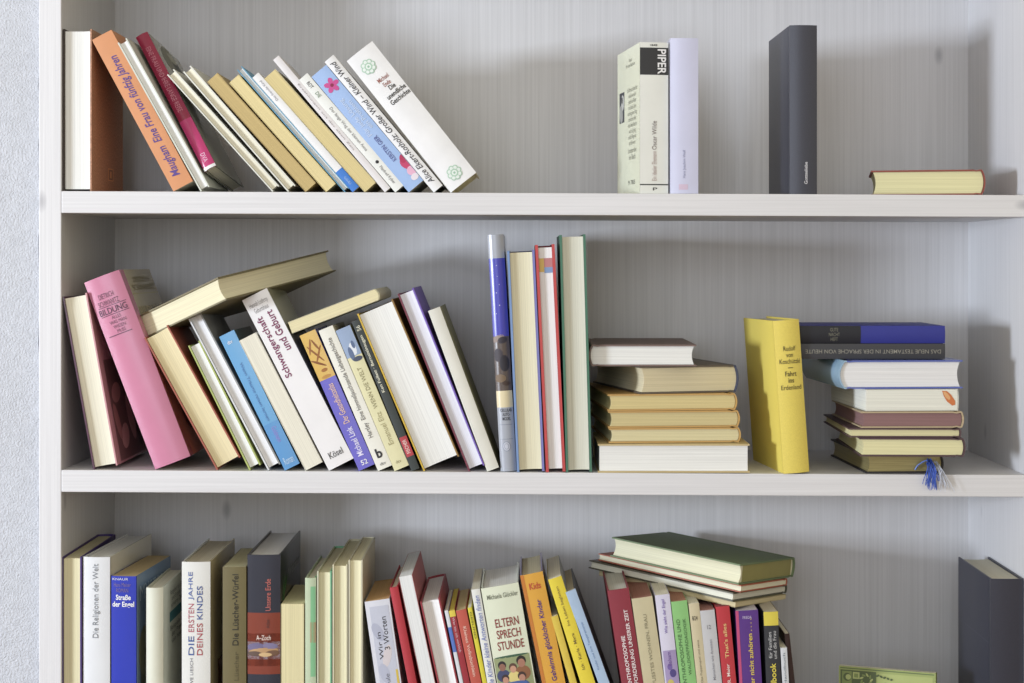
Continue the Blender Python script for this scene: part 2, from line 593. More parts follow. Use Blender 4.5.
up('top', 's', (311.5, 77), (406.5, 190), 19, .125, 'light blue paperback with pink blossoms on its spine', (148, 182, 234), PC, hard=False, group=G, ckind='gloss',
   texts=[('KERSTIN GIER', 's', .42, .66, .22, .43, 'up', (74, 84, 160), .01), ('Für jede Lösung\nein Problem', 's', .25, .8, .45, .76, 'up', (190, 212, 246), .015)],
   blobs=[('flower_print', 's', FLW), ('petal_print', 's', FL2)])
up('top', 's', (324.5, 62), (431.5, 190), 11.5, .130, 'white book with black italic lettering filling its narrow spine', (238, 238, 238), PC, group=G, bulge=.0012,
   texts=[('Alice Ekert-Rotholz: Großer Wind – Kleiner Wind', 's', .22, .74, .05, .97, 'up', (62, 60, 66), .008, .25)])
ORN = lambda cx, cy: [(cx + .0062 * math.cos(k * math.pi / 4), cy + .0062 * math.sin(k * math.pi / 4), .0034, .0034, (168, 206, 178)) for k in range(8)] + \
    [(cx + .0062 * math.cos(k * math.pi / 4), cy + .0062 * math.sin(k * math.pi / 4), .0022, .0022, (228, 238, 230)) for k in range(8)] + \
    [(cx, cy, .0048, .0048, (168, 206, 178)), (cx, cy, .0033, .0033, (228, 238, 230)), (cx, cy, .0018, .0018, (150, 194, 164), 0, 4)]
up('top', 's', (346.5, 61), (450, 192), 32.5, .135, 'thick white book with green knot ornaments and blackletter spine title, rightmost of the leaning row', (240, 240, 240), PY, group=G, bulge=.0022,
   coverR=(222, 208, 160),
   texts=[('Michael\nEnde', 's', .36, .74, .735, .80, 'h', (160, 84, 70), .006), ('Die\nunendliche\nGeschichte', 's', .26, .97, .62, .73, 'h', (30, 28, 30), .014)],
   blobs=[('ornament_print', 's', ORN(.0165, .180)), ('ornament_print', 's', ORN(.0185, .016))])

# ---------------- top shelf, single books
up('top', 's', (640, 42), (640, 193), 29, .125, 'cream paperback with a black block and white capitals atop its spine', (234, 236, 228), PC, hard=False, yaw=9, ckind='gloss',
   coverR=(235, 235, 220), patches=[('s', .0, 1, .785, .965, (44, 46, 52), 'spine_band'), ('s', 0, 1, .055, .063, (60, 60, 62), 'spine_rule'), ('l', 0, 1, 0, 1, (236, 238, 208), 'back_cover')],
   texts=[('PIPER', 's', .62, .92, .79, .955, 'down', WHITE, .02), ('1848', 's', .35, .6, .975, .988, 'h', INK, .01),
          ('Ein idealer Ehemann', 's', .42, .58, .085, .28, 'up', (172, 140, 130)), ('Oscar Wilde', 's', .42, .58, .29, .48, 'up', (110, 90, 86)), ('P', 's', .45, .6, .02, .04, 'h', INK)]
   + [('Ein Mann und seine Stadt\nund alles was darin\ngeschah im Winter\nam Ende des Jahres\nvor dem grossen Krieg\nund nach der Reise\nin den hellen Norden\nwo die Tage lang\nund alle Wege weit\nund offen waren', 'l', .46, .90, .34, .73, 'h', (150, 150, 132)),
      ('Roman\nMit einem Nachwort', 'l', .4, .8, .87, .93, 'h', (150, 150, 132)), ('Leseprobe\nim Buch', 'l', .5, .86, .24, .32, 'h', (150, 150, 132)), ('9 783', 'l', .5, .8, .07, .10, 'h', (90, 90, 84))],
   blobs=[('cover_photo', 'l', [(.026, .112, .020, .027, (70, 72, 76), 0, 4), (.030, .118, .008, .010, (196, 196, 190)), (.022, .104, .009, .012, (165, 165, 160), .4), (.027, .121, .0035, .0045, (40, 40, 44))])])
up('top', 's', (670.5, 38), (670.5, 193), 28, .125, 'pale lavender book standing right of the cream one with the black block', (206, 208, 236), PC, bulge=.0015, ckind='gloss', hard=False, yaw=1.5,
   texts=[('Hans Joachim Wolf', 's', .44, .56, .10, .28, 'up', (120, 122, 160))], patches=[('s', .3, .62, .025, .06, (214, 190, 214), 'publisher_mark')])
up('top', 's', (790, 25), (790, 193), 27.5, .140, 'thick black cloth book standing alone in the middle of the top shelf', (58, 60, 74), PC, ckind='leather', bulge=.0028, yaw=1.5,
   texts=[('Gottesliebe', 's', .52, .64, .06, .19, 'up', (220, 220, 225), .012)])
lie('tail_r', (871, 0), .035, 25.0, .131, .135, -11, 'red covered book lying flat with yellowish page edges at the right of the top shelf', (150, 62, 44), (224, 216, 160), z=shelf_z('top', .49) + .0003, bulge=.004)

# ---------------- middle shelf, leaning row
G = 'books leaning on the left of the middle shelf'
up('mid', 'p', (62.5, 297), (93, 468), 24.5, .150, 'dark purple covered book with cream page edges, leftmost on the middle shelf', (98, 62, 86), PC, group=G, ckind='gloss', coverR=(216, 156, 162), spine=(98, 62, 86),
   blobs=[('cover_photo', 'l', [(.082, .065, .088, .088, (122, 84, 82), 0, 4), (.10, .05, .014, .03, (206, 150, 146), .2), (.12, .09, .01, .03, (170, 116, 114), -.3), (.06, .03, .02, .014, (214, 160, 152), .5), (.13, .03, .012, .02, (86, 58, 60)), (.05, .085, .022, .012, (196, 140, 134), .2), (.035, .05, .010, .024, (180, 124, 118), .3), (.09, .10, .012, .014, (86, 58, 58))])])
up('mid', 's', (83, 283), (154, 469), 37.5, .155, 'thick pink hardcover with dark lettering at the top of its spine', (212, 128, 160), PC, group=G, ckind='gloss', coverR=(205, 194, 162), bulge=.005,
   patches=[('r', .0, 1, 0, .62, (224, 144, 116), 'cover_photo'), ('r', .0, .12, .0, 1, (212, 128, 160), 'cover_fold'), ('r', .12, 1, .865, .87, (206, 196, 140), 'cover_rule'), ('s', .12, .78, .695, .70, (120, 70, 96), 'spine_rule'), ('s', .12, .9, .845, .849, (120, 70, 96), 'spine_rule'), ('s', .12, .9, .80, .804, (120, 70, 96), 'spine_rule')],
   texts=[('DIETRICH\nSCHWANITZ', 's', .16, .74, .852, .915, 'h', (112, 66, 90)), ('BILDUNG', 's', .10, .88, .808, .84, 'h', (96, 56, 84), .01), ('ALLES\nWAS MAN\nWISSEN\nMUSS', 's', .28, .74, .705, .795, 'h', (122, 72, 98)),
          ('BILDUNG', 'r', .16, .95, .74, .80, 'h', (204, 190, 140)), ('DIETRICH\nSCHWANITZ', 'r', .2, .95, .885, .96, 'h', (160, 150, 110))],
   blobs=[('cover_figures', 'r', [(.05, .12, .012, .03, (196, 128, 96), .2), (.08, .10, .014, .04, (96, 54, 46)), (.11, .12, .012, .03, (206, 120, 80), -.3), (.06, .05, .02, .02, (128, 56, 44)), (.1, .04, .02, .02, (190, 110, 84))])])
up('mid', 'p', (144, 338), (216, 469), 27, .105, 'yellowed page block with thin red cover edge under the tilted lying book', (172, 84, 62), (234, 218, 168), group=G)
up('mid', 'p', (188, 346), (248.5, 469), 12.8, .115, 'white paged book with yellow green cover edge between the yellowed block and tall white book', (176, 190, 96), PW, group=G)
up('mid', 'p', (187, 316.5), (267.2, 469), 14, .12, 'tall thin white book left of the light blue spine', (222, 224, 226), (238, 238, 238), group=G, coverR=(150, 152, 150))
up('mid', 's', (219, 337), (284, 469), 16.3, .115, 'light blue paperback spine between the tall white book and the cream page block', (102, 172, 226), PC, hard=False, group=G, coverR=(60, 84, 80), ckind='gloss',
   texts=[('dtv', 's', .3, .62, .925, .95, 'h', (235, 240, 250), .01), ('Wenn Träume reisen lernen', 's', .4, .58, .35, .78, 'down', (66, 110, 180)), ('Goldmann', 's', .4, .7, .19, .3, 'down', (150, 130, 220)), ('Roman', 's', .2, .8, .03, .08, 'h', (190, 220, 245))],
   patches=[('s', 0, 1, .0, .33, (90, 158, 220), 'spine_band')])
up('mid', 'p', (239, 341), (304.5, 469), 19, .115, 'cream page block of a paperback left of the white spine with magenta title', (236, 232, 214), (238, 233, 212), hard=False, group=G)
up('mid', 's', (242, 300.5), (328.5, 470), 27.5, .130, 'white paperback with large magenta title on its spine, supporting the tilted lying book', (240, 238, 238), PC, hard=False, group=G, coverR=(170, 170, 140), ckind='gloss',
   texts=[('Schwangerschaft', 's', .14, .46, .53, .88, 'up', (132, 34, 88), .014), ('und Geburt', 's', .54, .82, .66, .89, 'up', (132, 34, 88), .014), ('Hannah Lothrop\nGeburtshaus', 's', .14, .85, .905, .965, 'h', (150, 146, 146)), ('Kösel', 's', .24, .78, .05, .085, 'h', (90, 90, 92), .01)])
up('mid', 's', (299.5, 336), (358.5, 470), 17, .115, 'violet blue paperback with an ochre painting on the top of its spine', (112, 106, 214), PC, hard=False, group=G, ckind='gloss',
   patches=[('s', .0, 1, .66, 1, (226, 182, 84), 'cover_picture')],
   blobs=[('picture_print', 's', [(.009, .150, .0012, .014, (150, 90, 34), .5), (.012, .148, .0012, .012, (160, 96, 36), -.6), (.008, .138, .0014, .010, (140, 80, 30), .9), (.011, .128, .004, .0022, (170, 106, 40)), (.006, .160, .0012, .010, (160, 96, 40), -.4), (.013, .160, .0012, .008, (150, 90, 34), .3), (.010, .120, .006, .002, (196, 140, 60))])],
   texts=[('Michael Link', 's', .3, .66, .09, .3, 'up', (226, 222, 250), .012), ('Der Gesundheitsatlas', 's', .3, .68, .33, .62, 'up', (232, 190, 170), .008), ('52', 's', .3, .7, .025, .06, 'h', WHITE, .01)])
up('mid', 's', (318.5, 331), (377.5, 470), 15, .115, 'cream white paperback with a bold logo letter at the foot of its spine', (238, 236, 222), PC, hard=False, group=G,
   texts=[('Hartley  Eine himmeljauchzende Liebesgeschichte', 's', .3, .7, .22, .93, 'up', (120, 116, 110), .008), ('b', 's', .32, .72, .075, .14, 'h', INK, .03), ('dtv', 's', .3, .7, .025, .045, 'h', (110, 110, 110))])
up('mid', 's', (335.5, 331), (394, 470), 15.5, .115, 'yellow cream paperback with a blue photo at the top of its spine', (228, 222, 170), PC, hard=False, group=G,
   patches=[('s', .0, 1, .80, 1, (150, 172, 206), 'cover_picture')], blobs=[('picture_print', 's', [(.011, .155, .004, .008, (226, 232, 240)), (.007, .150, .003, .009, (92, 112, 150)), (.012, .142, .006, .003, (70, 80, 104)), (.013, .160, .002, .005, (90, 110, 150))])],
   texts=[('Emanuel Eltz', 's', .32, .66, .17, .4, 'up', (170, 160, 110)), ('WENN DIE WELT', 's', .34, .62, .43, .72, 'up', (150, 140, 96)), ('dtv', 's', .3, .66, .04, .06, 'h', (150, 140, 96))])
up('mid', 's', (351.5, 322), (411, 470), 8.4, .12, 'dark green black paperback with a red label low on its narrow spine', (52, 60, 58), PC, hard=False, group=G,
   patches=[('s', .1, 1, .09, .22, (198, 56, 66), 'spine_label')], texts=[('Ken Follett · Bernsteinaugen', 's', .25, .72, .52, .9, 'up', (226, 224, 196), .012), ('56', 's', .25, .75, .93, .965, 'up', (226, 224, 196)), ('FISCHER', 's', .3, .75, .11, .20, 'up', (245, 210, 200), .01)])
up('mid', 'p', (357, 314), (423, 470), 38.5, .150, 'thick book showing white page edges between yellow cover boards', (218, 178, 42), PW, group=G, coverR=(150, 112, 42), fore=.003)
up('mid', 'p', (397.5, 294), (468, 470), 17, .145, 'white paged book with dark red and violet cover edges, right of the thick yellow one', (128, 44, 66), (232, 232, 240), group=G, coverR=(124, 92, 196))
up('mid', 's', (428, 311), (486.5, 470), 12.5, .13, 'pale grey book with olive cover edge, last of the leaning middle row', (224, 222, 208), (226, 224, 208), group=G, coverR=(150, 144, 96), bulge=.001)

# two books lying tilted over the leaning row
lie('fore', (226.5, 300), -.045, 24.5, .217, .153, 57, 'olive edged book lying tilted on top of the leaning row', (122, 112, 74), (233, 224, 184), grad=(.398, -.05), group='books lying on the leaning middle row')
lie('tail_r', (292, 333.5), .004, 12, .112, .17, 0, 'thin cream book lying tilted across the narrow leaning paperbacks', (226, 218, 176), (234, 222, 172), grad=(.385, 0), hard=False, bulge=.003, group='books lying on the leaning middle row')

# ---------------- middle shelf, tall upright books
G = 'tall upright books in the middle of the middle shelf'
up('mid', 's', (487.3, 235), (500.6, 472), 16, .17, 'tall glossy silver and blue book with a night landscape on its spine', (166, 171, 182), PW, group=G, ckind='gloss', bulge=.0042,
   patches=[('s', 0, 1, .57, .90, (66, 66, 190), 'night_sky', 'gloss'), ('s', 0, 1, .34, .57, (92, 78, 72), 'dark_land', 'gloss'), ('s', 0, 1, .27, .34, (224, 208, 164), 'sand_strip', 'gloss'), ('s', .1, .9, .196, .198, (130, 134, 150), 'spine_rule'), ('s', .1, .9, .135, .137, (130, 134, 150), 'spine_rule')],
   blobs=[('landscape_print', 's', [(.006, .160, .008, .004, (150, 130, 120), .4), (.011, .158, .006, .004, (50, 44, 56), .3), (.005, .140, .006, .008, (60, 52, 60)), (.012, .130, .006, .010, (40, 36, 46)), (.006, .112, .007, .005, (120, 96, 70)), (.013, .106, .005, .003, (70, 50, 40))]),
          ('star_print', 's', [(.004, .24, .0004, .0004, WHITE), (.009, .235, .0004, .0004, WHITE), (.007, .215, .0005, .0005, WHITE), (.010, .20, .0006, .0006, WHITE), (.011, .225, .0004, .0004, WHITE), (.0055, .19, .0004, .0004, WHITE), (.009, .248, .0004, .0004, WHITE)]),
          ('seal_print', 's', [(.009, .030, .005, .006, (130, 134, 150)), (.009, .030, .0042, .0052, (190, 194, 206)), (.009, .030, .003, .0037, (140, 144, 160)), (.009, .030, .0022, .003, (190, 194, 206))])],
   texts=[('CELLULAR\nAUTO-\nMODEL', 's', .2, .92, .215, .265, 'h', (50, 54, 66), .014)])
up('mid', 'p', (507, 251), (517, 472), 27.5, .17, 'tall book with light blue boards and streaked yellowish page edges', (118, 152, 206), (228, 220, 184), y0=.0005, group=G, coverR=(124, 124, 196), fore=.003, board=.0028)
up('mid', 'p', (535, 245), (546, 472), 19.5, .165, 'tall book with red boards and a coloured sticker on its white page edges', (206, 66, 66), (238, 238, 236), y0=.0005, group=G, fore=.001, over=.0035, board=.0034,
   patches=[('f', .16, .42, .88, .94, (222, 186, 90), 'page_sticker', 'paper'), ('f', .42, .85, .90, .94, (190, 120, 120), 'page_sticker', 'paper'), ('f', .42, .85, .875, .90, (120, 150, 196), 'page_sticker', 'paper')])
up('mid', 'p', (559.5, 235), (566, 472), 26, .175, 'tallest upright book with dark green boards and grey cream page edges', (64, 118, 92), (214, 212, 192), y0=.0005, group=G, fore=.003, board=.0028)

# ---------------- middle shelf, lying stack
G = 'books in the lying stack at the middle of the shelf'
zb = shelf_z('mid', .15) + .0004
lie('fore', (598, 0), .0005, 28.5, .182, .140, 0, 'large white paged book at the bottom of the middle stack', (206, 182, 126), PW, z=zb, group=G, bulge=.002, over=.002, fore=.0015)
zb += 28.5 * (D + .004) / F + .0004
for i, (px, t, x, yaw, lab, pc) in enumerate(((609, 14.8, .158, 4, 'ochre paged book second from the bottom of the middle stack', (224, 212, 160)),
                                             (608.5, 16.6, .158, 5, 'ochre paged book third from the bottom of the middle stack', (216, 198, 138)),
                                             (608, 16.6, .156, 6, 'ochre paged book with orange cover edge, just below the thick tan book', (224, 204, 138)))):
    lie('tail_r', (px, 0), .008, t, x, .19, yaw, lab, (206, 160, 86), pc, z=zb, group=G, bulge=.003, over=.002)
    zb += t * (D + .008) / F + .0004
lie('tail_r', (640, 0), .010, 27.3, .124, .19, 15, 'thick tan paged book turned askew, second from the top of the middle stack', (104, 92, 78), (226, 212, 170), z=zb, group=G, spine=(70, 78, 110), bulge=.004)
zb += 27.3 * (D + .010) / F + .0004
lie('tail_l', (592, 0), .012, 21.5, .126, .17, 0, 'brown covered book with white page edges on top of the middle stack', (128, 104, 96), PW, z=zb, group=G, bulge=.004)

# ---------------- yellow book
up('mid', 's', (773.5, 321), (784, 473), 26.5, .138, 'yellow hardcover with black lettering standing alone between the two stacks', (238, 214, 84), PC, y0=-.004, yaw=7, ckind='cloth', bulge=.003,
   texts=[('Rudolf\nvon\nKoschützki', 's', .12, .92, .715, .83, 'h', (84, 74, 34), .004), ('–', 's', .42, .62, .685, .69, 'h', (84, 74, 34), .01), ('Fahrt\nins', 's', .3, .74, .59, .665, 'h', (70, 62, 30), .012), ('Erdenland', 's', .12, .9, .545, .575, 'h', (84, 74, 34), .004)])

# ---------------- right stack
G = 'books in the lying stack at the right of the middle shelf'
zb = shelf_z('mid', .44) + .0004
STK = zb
r8, m8, b8 = lie('tail_r', (866, 0), .006, 18.5, .092, .175, 3, 'dark book with gilt edges and blue tassel, bottom of the right stack', (44, 40, 44), (176, 162, 104), z=zb, group=G, pkind='gilt')
zb += 18.5 * (D + .006) / F + .0004
lie('tail_r', (860, 0), -.012, 18.5, .122, .18, -2, 'cream paged book with dark covers, second from the bottom of the right stack', (86, 60, 66), (232, 224, 166), z=zb, group=G)
zb += 18.5 * (D + .006) / F + .0004
lie('tail_r', (849, 0), -.012, 9, .132, .18, -1, 'thin cream paged book with dark covers beneath the mauve one in the right stack', (92, 66, 70), (226, 216, 160), z=zb, group=G)
zb += 9 * (D + .008) / F + .0004
lie('tail_r', (861, 0), -.012, 16.3, .121, .165, 1, 'book with mauve brown page edges in the middle of the right stack', (190, 168, 130), (148, 108, 106), z=zb, group=G)
zb += 16.3 * (D + .006) / F + .0004
lie('tail_r', (866, 0), -.012, 21.6, .112, .16, 4, 'white paperback with an orange mark at its right end, under the light blue book', (238, 238, 226), (240, 240, 226), z=zb, group=G, hard=False, bulge=.001,
    )
o4 = COL.objects[-1].parent
zb += 21.6 * (D + .008) / F + .0004
lie('tail_l', (844.5, 0), -.012, 28.3, .144, .185, 4, 'light blue bound book with white page edges and rounded spine in the right stack', (96, 112, 196), (240, 240, 240), z=zb, group=G, spine=(150, 186, 214), bulge=.007, ckind='gloss')
zb += 28.3 * (D + .010) / F + .0004
lie('spine', (799.5, 0), .010, 15.2, .1755, .12, 0, 'dark grey book with upside down spine capitals, just below the dark blue one', (56, 56, 60), PC, z=zb, group=G, bulge=.001,
    texts=[('DAS NEUE TESTAMENT IN DER SPRACHE VON HEUTE', 's', .38, .64, .04, .97, 'down', (150, 146, 132), .002)])
zb += 15.2 * (D + .010) / F + .0004
lie('spine', (799.5, 0), .012, 17.5, .1755, .115, 0, 'dark blue book with black end block, topmost of the right stack', (36, 44, 150), PC, z=zb, group=G, bulge=.0015,
    patches=[('s', 0, 1, 0, .42, (12, 14, 28), 'spine_label')], texts=[('GUTE\nNACHT\nHEFT', 's', .12, .86, .2, .275, 'up', (120, 118, 100))])

# orange mark on the white paperback: a stain on the page edges near its spine
def on_tail(bk, x, z, e=.0004):
    """a point on the tail page edges of a lying tail_r book, local frame of its root"""
    return Vector((x, bk.o - e, z))

bm = bmesh.new()
pts = [(.0925, .0238), (.098, .0236), (.1035, .0190), (.1085, .0115), (.1085, .0070), (.1050, .0060), (.0985, .0110), (.0945, .0175)]
bm.faces.new([bm.verts.new((x, -.0004, z)) for x, z in pts])
bm.faces.new([bm.verts.new((.095 + (x - .095) * .55, -.0006, .0215 + (z - .0215) * .55)) for x, z in pts])
bm.faces.ensure_lookup_table(); bm.faces[1].material_index = 1
link_mesh('orange_stain', bm, [mat((222, 120, 60), 'ink'), mat((236, 172, 110), 'ink')], o4)

# blue and white tassel of the ribbon marker
def strand(bm, pts, r):
    n = 5
    rings = []
    for i, p in enumerate(pts):
        d = (pts[min(i + 1, len(pts) - 1)] - pts[max(i - 1, 0)]).normalized()
        a = d.orthogonal().normalized()
        b = d.cross(a)
        rr = r * (1 - .4 * i / len(pts))
        rings.append([bm.verts.new(p + (a * math.cos(t) + b * math.sin(t)) * rr) for t in [2 * math.pi * k / n for k in range(n)]])
    for p, q in zip(rings, rings[1:]):
        for k in range(n):
            bm.faces.new((p[k], p[(k + 1) % n], q[(k + 1) % n], q[k]))
    bm.faces.new(rings[0]); bm.faces.new(list(reversed(rings[-1])))

def tassel(name, color, n, knot, spread, x_off, r):
    bm = bmesh.new()
    for i in range(n):
        a = random.uniform(-1, 1)
        start = Vector(knot) + Vector((random.uniform(-.003, .003), random.uniform(-.002, .0), random.uniform(-.004, .003)))
        end = Vector((knot[0] + x_off + a * spread, -.0150 - random.uniform(0, .004), knot[2] - random.uniform(.022, .034)))
        pts = []
        for k in range(8):
            t = k / 7
            p = start.lerp(end, t)
            p.y = start.y + (end.y - start.y) * min(1, t * 3.0)
            p.x += .0018 * math.sin(t * 5 + i) * t
            p.z += .004 * math.sin(t * math.pi) * (1 - t)
            pts.append(p)
        strand(bm, pts, r)
    o = link_mesh(name, bm, mat(color, 'cloth'), r8, None, 60)
    return o

KN = (.076, -.0025, .0150)
tassel('tassel', (62, 98, 206), 34, KN, .010, -.002, .00065)
tassel('tassel', (216, 222, 236), 14, (.083, -.0025, .0125), .009, .010, .00045)
bm = bmesh.new()
strand(bm, [Vector((.060, .0005, .0040)), Vector((.063, -.0012, .0095)), Vector((.068, -.0022, .0135)), Vector((.072, -.0028, .0155)), Vector((.078, -.0030, .0135))], .0011)
link_mesh('ribbon_marker', bm, mat((120, 150, 226), 'cloth'), r8, None, 60)

# ---------------- bottom shelf
G = 'books standing on the left of the bottom shelf'
up('low', 'p', (61.5, 557), (61.5, 680), 20, .160, 'beige paged book with purple boards at the far left of the bottom shelf', (76, 52, 132), (226, 216, 170), group=G, fore=.002)
up('low', 's', (82.5, 557), (82.5, 680), 27.5, .165, 'white jacketed book with grey serif title, second from the left on the bottom shelf', (226, 228, 230), PW, yaw=-4, group=G, ckind='gloss', bulge=.0022, coverR=(222, 218, 200),
   texts=[('Die Religionen der Welt', 's', .38, .66, .575, .965, 'up', (130, 134, 140), .004)])
up('low', 's', (111, 576), (111, 680), 25.5, .135, 'bright blue paperback with white title high on its spine', (44, 62, 196), (196, 172, 122), hard=False, yaw=-5, group=G, ckind='gloss', bulge=.001, coverR=(122, 152, 186),
   texts=[('Straße\nder Engel', 's', .06, .93, .812, .892, 'h', WHITE, .02), ('Hans Meiser\nROMAN', 's', .12, .8, .905, .962, 'h', (120, 100, 150)), ('KNAUR', 's', .06, .7, .976, .99, 'h', (220, 220, 235)), ('MYSTERY', 'r', .1, .9, .84, .93, 'h', (160, 184, 206))],
   blobs=[('cover_photo', 'r', [(.06, .07, .06, .09, (96, 104, 84), 0, 4), (.03, .11, .02, .03, (120, 126, 100)), (.09, .06, .03, .04, (70, 80, 70))])])
up('low', 's', (145.5, 588), (145.5, 680), 17, .125, 'pale cream book with a teal box printed on its side cover', (222, 222, 200), PC, group=G, y0=.006, bulge=.0035, coverR=(214, 216, 196),
   patches=[('r', .28, .98, .735, .80, (52, 122, 128), 'cover_box')],
   texts=[('Ratgeber für Eltern\nund Erzieher in\nschweren Zeiten', 'r', .3, .95, .825, .94, 'h', (96, 100, 92)), ('Beispiele aus\nder Praxis\nvon heute', 'r', .3, .95, .59, .71, 'h', (96, 100, 92))])
up('low', 's', (181.5, 562), (181.5, 680), 28.5, .162, 'white jacketed book with red and blue capitals reading up its spine', (230, 230, 224), (214, 204, 176), group=G, ckind='gloss', bulge=.002, coverR=(214, 200, 156),
   patches=[('r', .3, 1, 0, .42, (170, 92, 48), 'cover_picture')],
   texts=[('DIE', 's', .24, .44, .497, .60, 'up', (66, 92, 160), .006), ('ERSTEN', 's', .24, .44, .622, .775, 'up', (186, 96, 108), .006), ('JAHRE', 's', .24, .44, .795, .947, 'up', (84, 108, 176), .006),
          ('DEINES', 's', .54, .74, .497, .67, 'up', (186, 76, 84), .006), ('KINDES', 's', .54, .74, .69, .87, 'up', (66, 92, 160), .006), ('JAN UWE LIESCH', 's', .3, .44, .25, .48, 'up', (90, 92, 104))])
up('low', 's', (222.5, 567), (222.5, 680), 23.5, .125, 'olive brown paperback with black title reading up its spine', (112, 100, 56), (196, 190, 146), hard=False, group=G, bulge=.0012, coverR=(120, 106, 62),
   texts=[('Die Lüscher-Würfel', 's', .42, .68, .566, .96, 'up', (40, 36, 20), .008), ('Max Lüscher', 's', .5, .68, .27, .53, 'up', (84, 74, 40))])
up('low', 's', (247, 555), (247, 680), 33, .172, 'thick navy black book with rust bands and a mountain strip on its spine', (50, 54, 68), (226, 226, 224), group=G, ckind='gloss', bulge=.0028, coverR=(44, 48, 52),
   patches=[('s', 0, 1, .381, .70, (142, 62, 46), 'spine_band'), ('s', 0, 1, .423, .593, (176, 76, 54), 'spine_band_light'), ('s', 0, 1, .459, .55, (206, 196, 208), 'mountain_strip')],
   blobs=[('mountain_print', 's', [(.010, 0.1215, .011, 0.0044, (110, 100, 140), .1), (.028, 0.1225, .009, 0.0037, (130, 120, 160), -.1), (.02, 0.1165, .018, 0.0037, (190, 146, 96), .06), (.03, 0.1135, .009, 0.0037, (120, 84, 60), .1), (.009, 0.1130, .009, 0.0031, (96, 70, 56)), (.022, 0.1120, .008, 0.0025, (214, 176, 120))]),
          ('plant_print', 'r', [(.022, .185, .002, .02, (70, 130, 60), -.3), (.030, .180, .002, .022, (84, 150, 66), -.6), (.040, .186, .002, .02, (60, 120, 56), -.9), (.026, .165, .002, .018, (70, 130, 60), .1)])],
   texts=[('Unsere Erde', 's', .56, .72, .71, .876, 'up', (196, 96, 86), .01), ('A–Zoch', 's', .28, .72, .558, .584, 'h', (240, 214, 200), .01), ('Atlas', 's', .58, .68, .62, .665, 'up', (70, 34, 30)), ('Weltatlas', 'r', .35, .95, .83, .88, 'h', (150, 156, 156))])
up('low', 'p', (281, 604), (281, 680), 23, .115, 'short cream page block of a paperback right of the thick navy book', (226, 214, 160), (230, 218, 164), hard=False, group=G)
up('low', 's', (305, 578), (305, 680), 11, .145, 'thin pale green book with a red mark on its spine', (190, 206, 168), PC, group=G, bulge=.001, coverR=(130, 196, 140),
   patches=[('s', .5, .95, .42, .95, (128, 196, 140), 'spine_band'), ('s', .48, .98, .62, .74, (206, 96, 70), 'spine_mark')])
up('low', 'p', (317, 571), (317, 680), 14.5, .168, 'cream paged book with green boards, left of two cream page blocks', (206, 206, 176), (230, 222, 180), group=G, coverR=(120, 190, 144))
up('low', 'p', (332.5, 564.5), (332.5, 680), 15, .175, 'cream paged book with cream boards between the green bound and tallest cream books', (214, 208, 172), (230, 222, 178), group=G)
up('low', 'p', (348.5, 560), (348.5, 680), 14, .160, 'cream paged book with grey side cover, right end of the upright bottom row', (208, 202, 172), (234, 226, 182), group=G, hard=True, coverR=(208, 202, 172), over=.001)

G = 'books leaning in the middle of the bottom shelf'
up('low', 's', (364.5, 602), (376, 683), 25, .125, 'white paperback with handwritten style title on a grey patterned spine', (222, 224, 234), (214, 170, 104), hard=False, group=G, ckind='gloss',
   patches=[('s', .16, .92, .1, .96, (200, 204, 220), 'spine_print')],
   blobs=[('shade_print', 's', [(.011, .14, .006, .012, (176, 180, 200), .4), (.018, .11, .005, .014, (214, 204, 206), -.3), (.012, .09, .006, .012, (182, 186, 206), .2)]), ('stripe_print', 's', [(.0016, .04, .0014, .05, (214, 186, 40), 0, 4), (.0268, .05, .0018, .06, (222, 190, 60), 0, 4)])],
   texts=[('Wir in', 's', .30, .46, .60, .785, 'up', (50, 50, 54), .004), ('3 Worten', 's', .54, .76, .66, .885, 'up', (50, 50, 54), .004), ('Schule', 's', .42, .58, .36, .50, 'up', (90, 90, 96))])
up('low', 's', (389.5, 588), (408, 683), 8.5, .145, 'thin red book beside the white page block', (196, 44, 56), PC, group=G, bulge=.001, ckind='cloth')
up('low', 'p', (398.5, 577.5), (421, 683), 14, .158, 'white paged book with pink red side cover, taller of the two red covered page blocks', (186, 90, 90), (236, 238, 236), group=G, hard=False)
up('low', 'p', (420, 602), (437.5, 683), 20, .150, 'thick white paged book with dark red boards, shorter of the two red covered page blocks', (168, 50, 60), (240, 238, 234), group=G, fore=.005)
up('low', 's', (444.5, 611), (459.5, 683), 3.6, .12, 'very thin white booklet with blue lettering along its spine', (222, 226, 230), PC, hard=False, group=G, bulge=.0003,
   patches=[('s', 0, 1, .70, .88, (84, 120, 206), 'spine_band')])
up('low', 's', (448.8, 611), (463.7, 683), 6, .128, 'thin dark red booklet with a yellow top edge', (170, 38, 50), (222, 196, 60), hard=False, group=G, bulge=.0003,
   texts=[('Wer bin ich wirklich', 's', .3, .7, .70, .95, 'down', (226, 190, 196))], patches=[('s', 0, 1, .955, 1, (230, 206, 60), 'spine_band')])
up('low', 's', (455.8, 611), (470.8, 683), 10.4, .12, 'orange red paperback with pale lettering down its spine', (206, 84, 66), (200, 176, 120), hard=False, group=G,
   texts=[('Kleines Volksbüchlein', 's', .35, .66, .52, .88, 'down', (240, 200, 180), .008)])
up('low', 's', (467.5, 608), (482.5, 683), 4.2, .12, 'very thin lemon yellow booklet with dark lettering', (226, 212, 40), PC, hard=False, group=G, bulge=.0003,
   texts=[('GESUND', 's', .25, .75, .78, .97, 'down', (90, 90, 30), .006)])
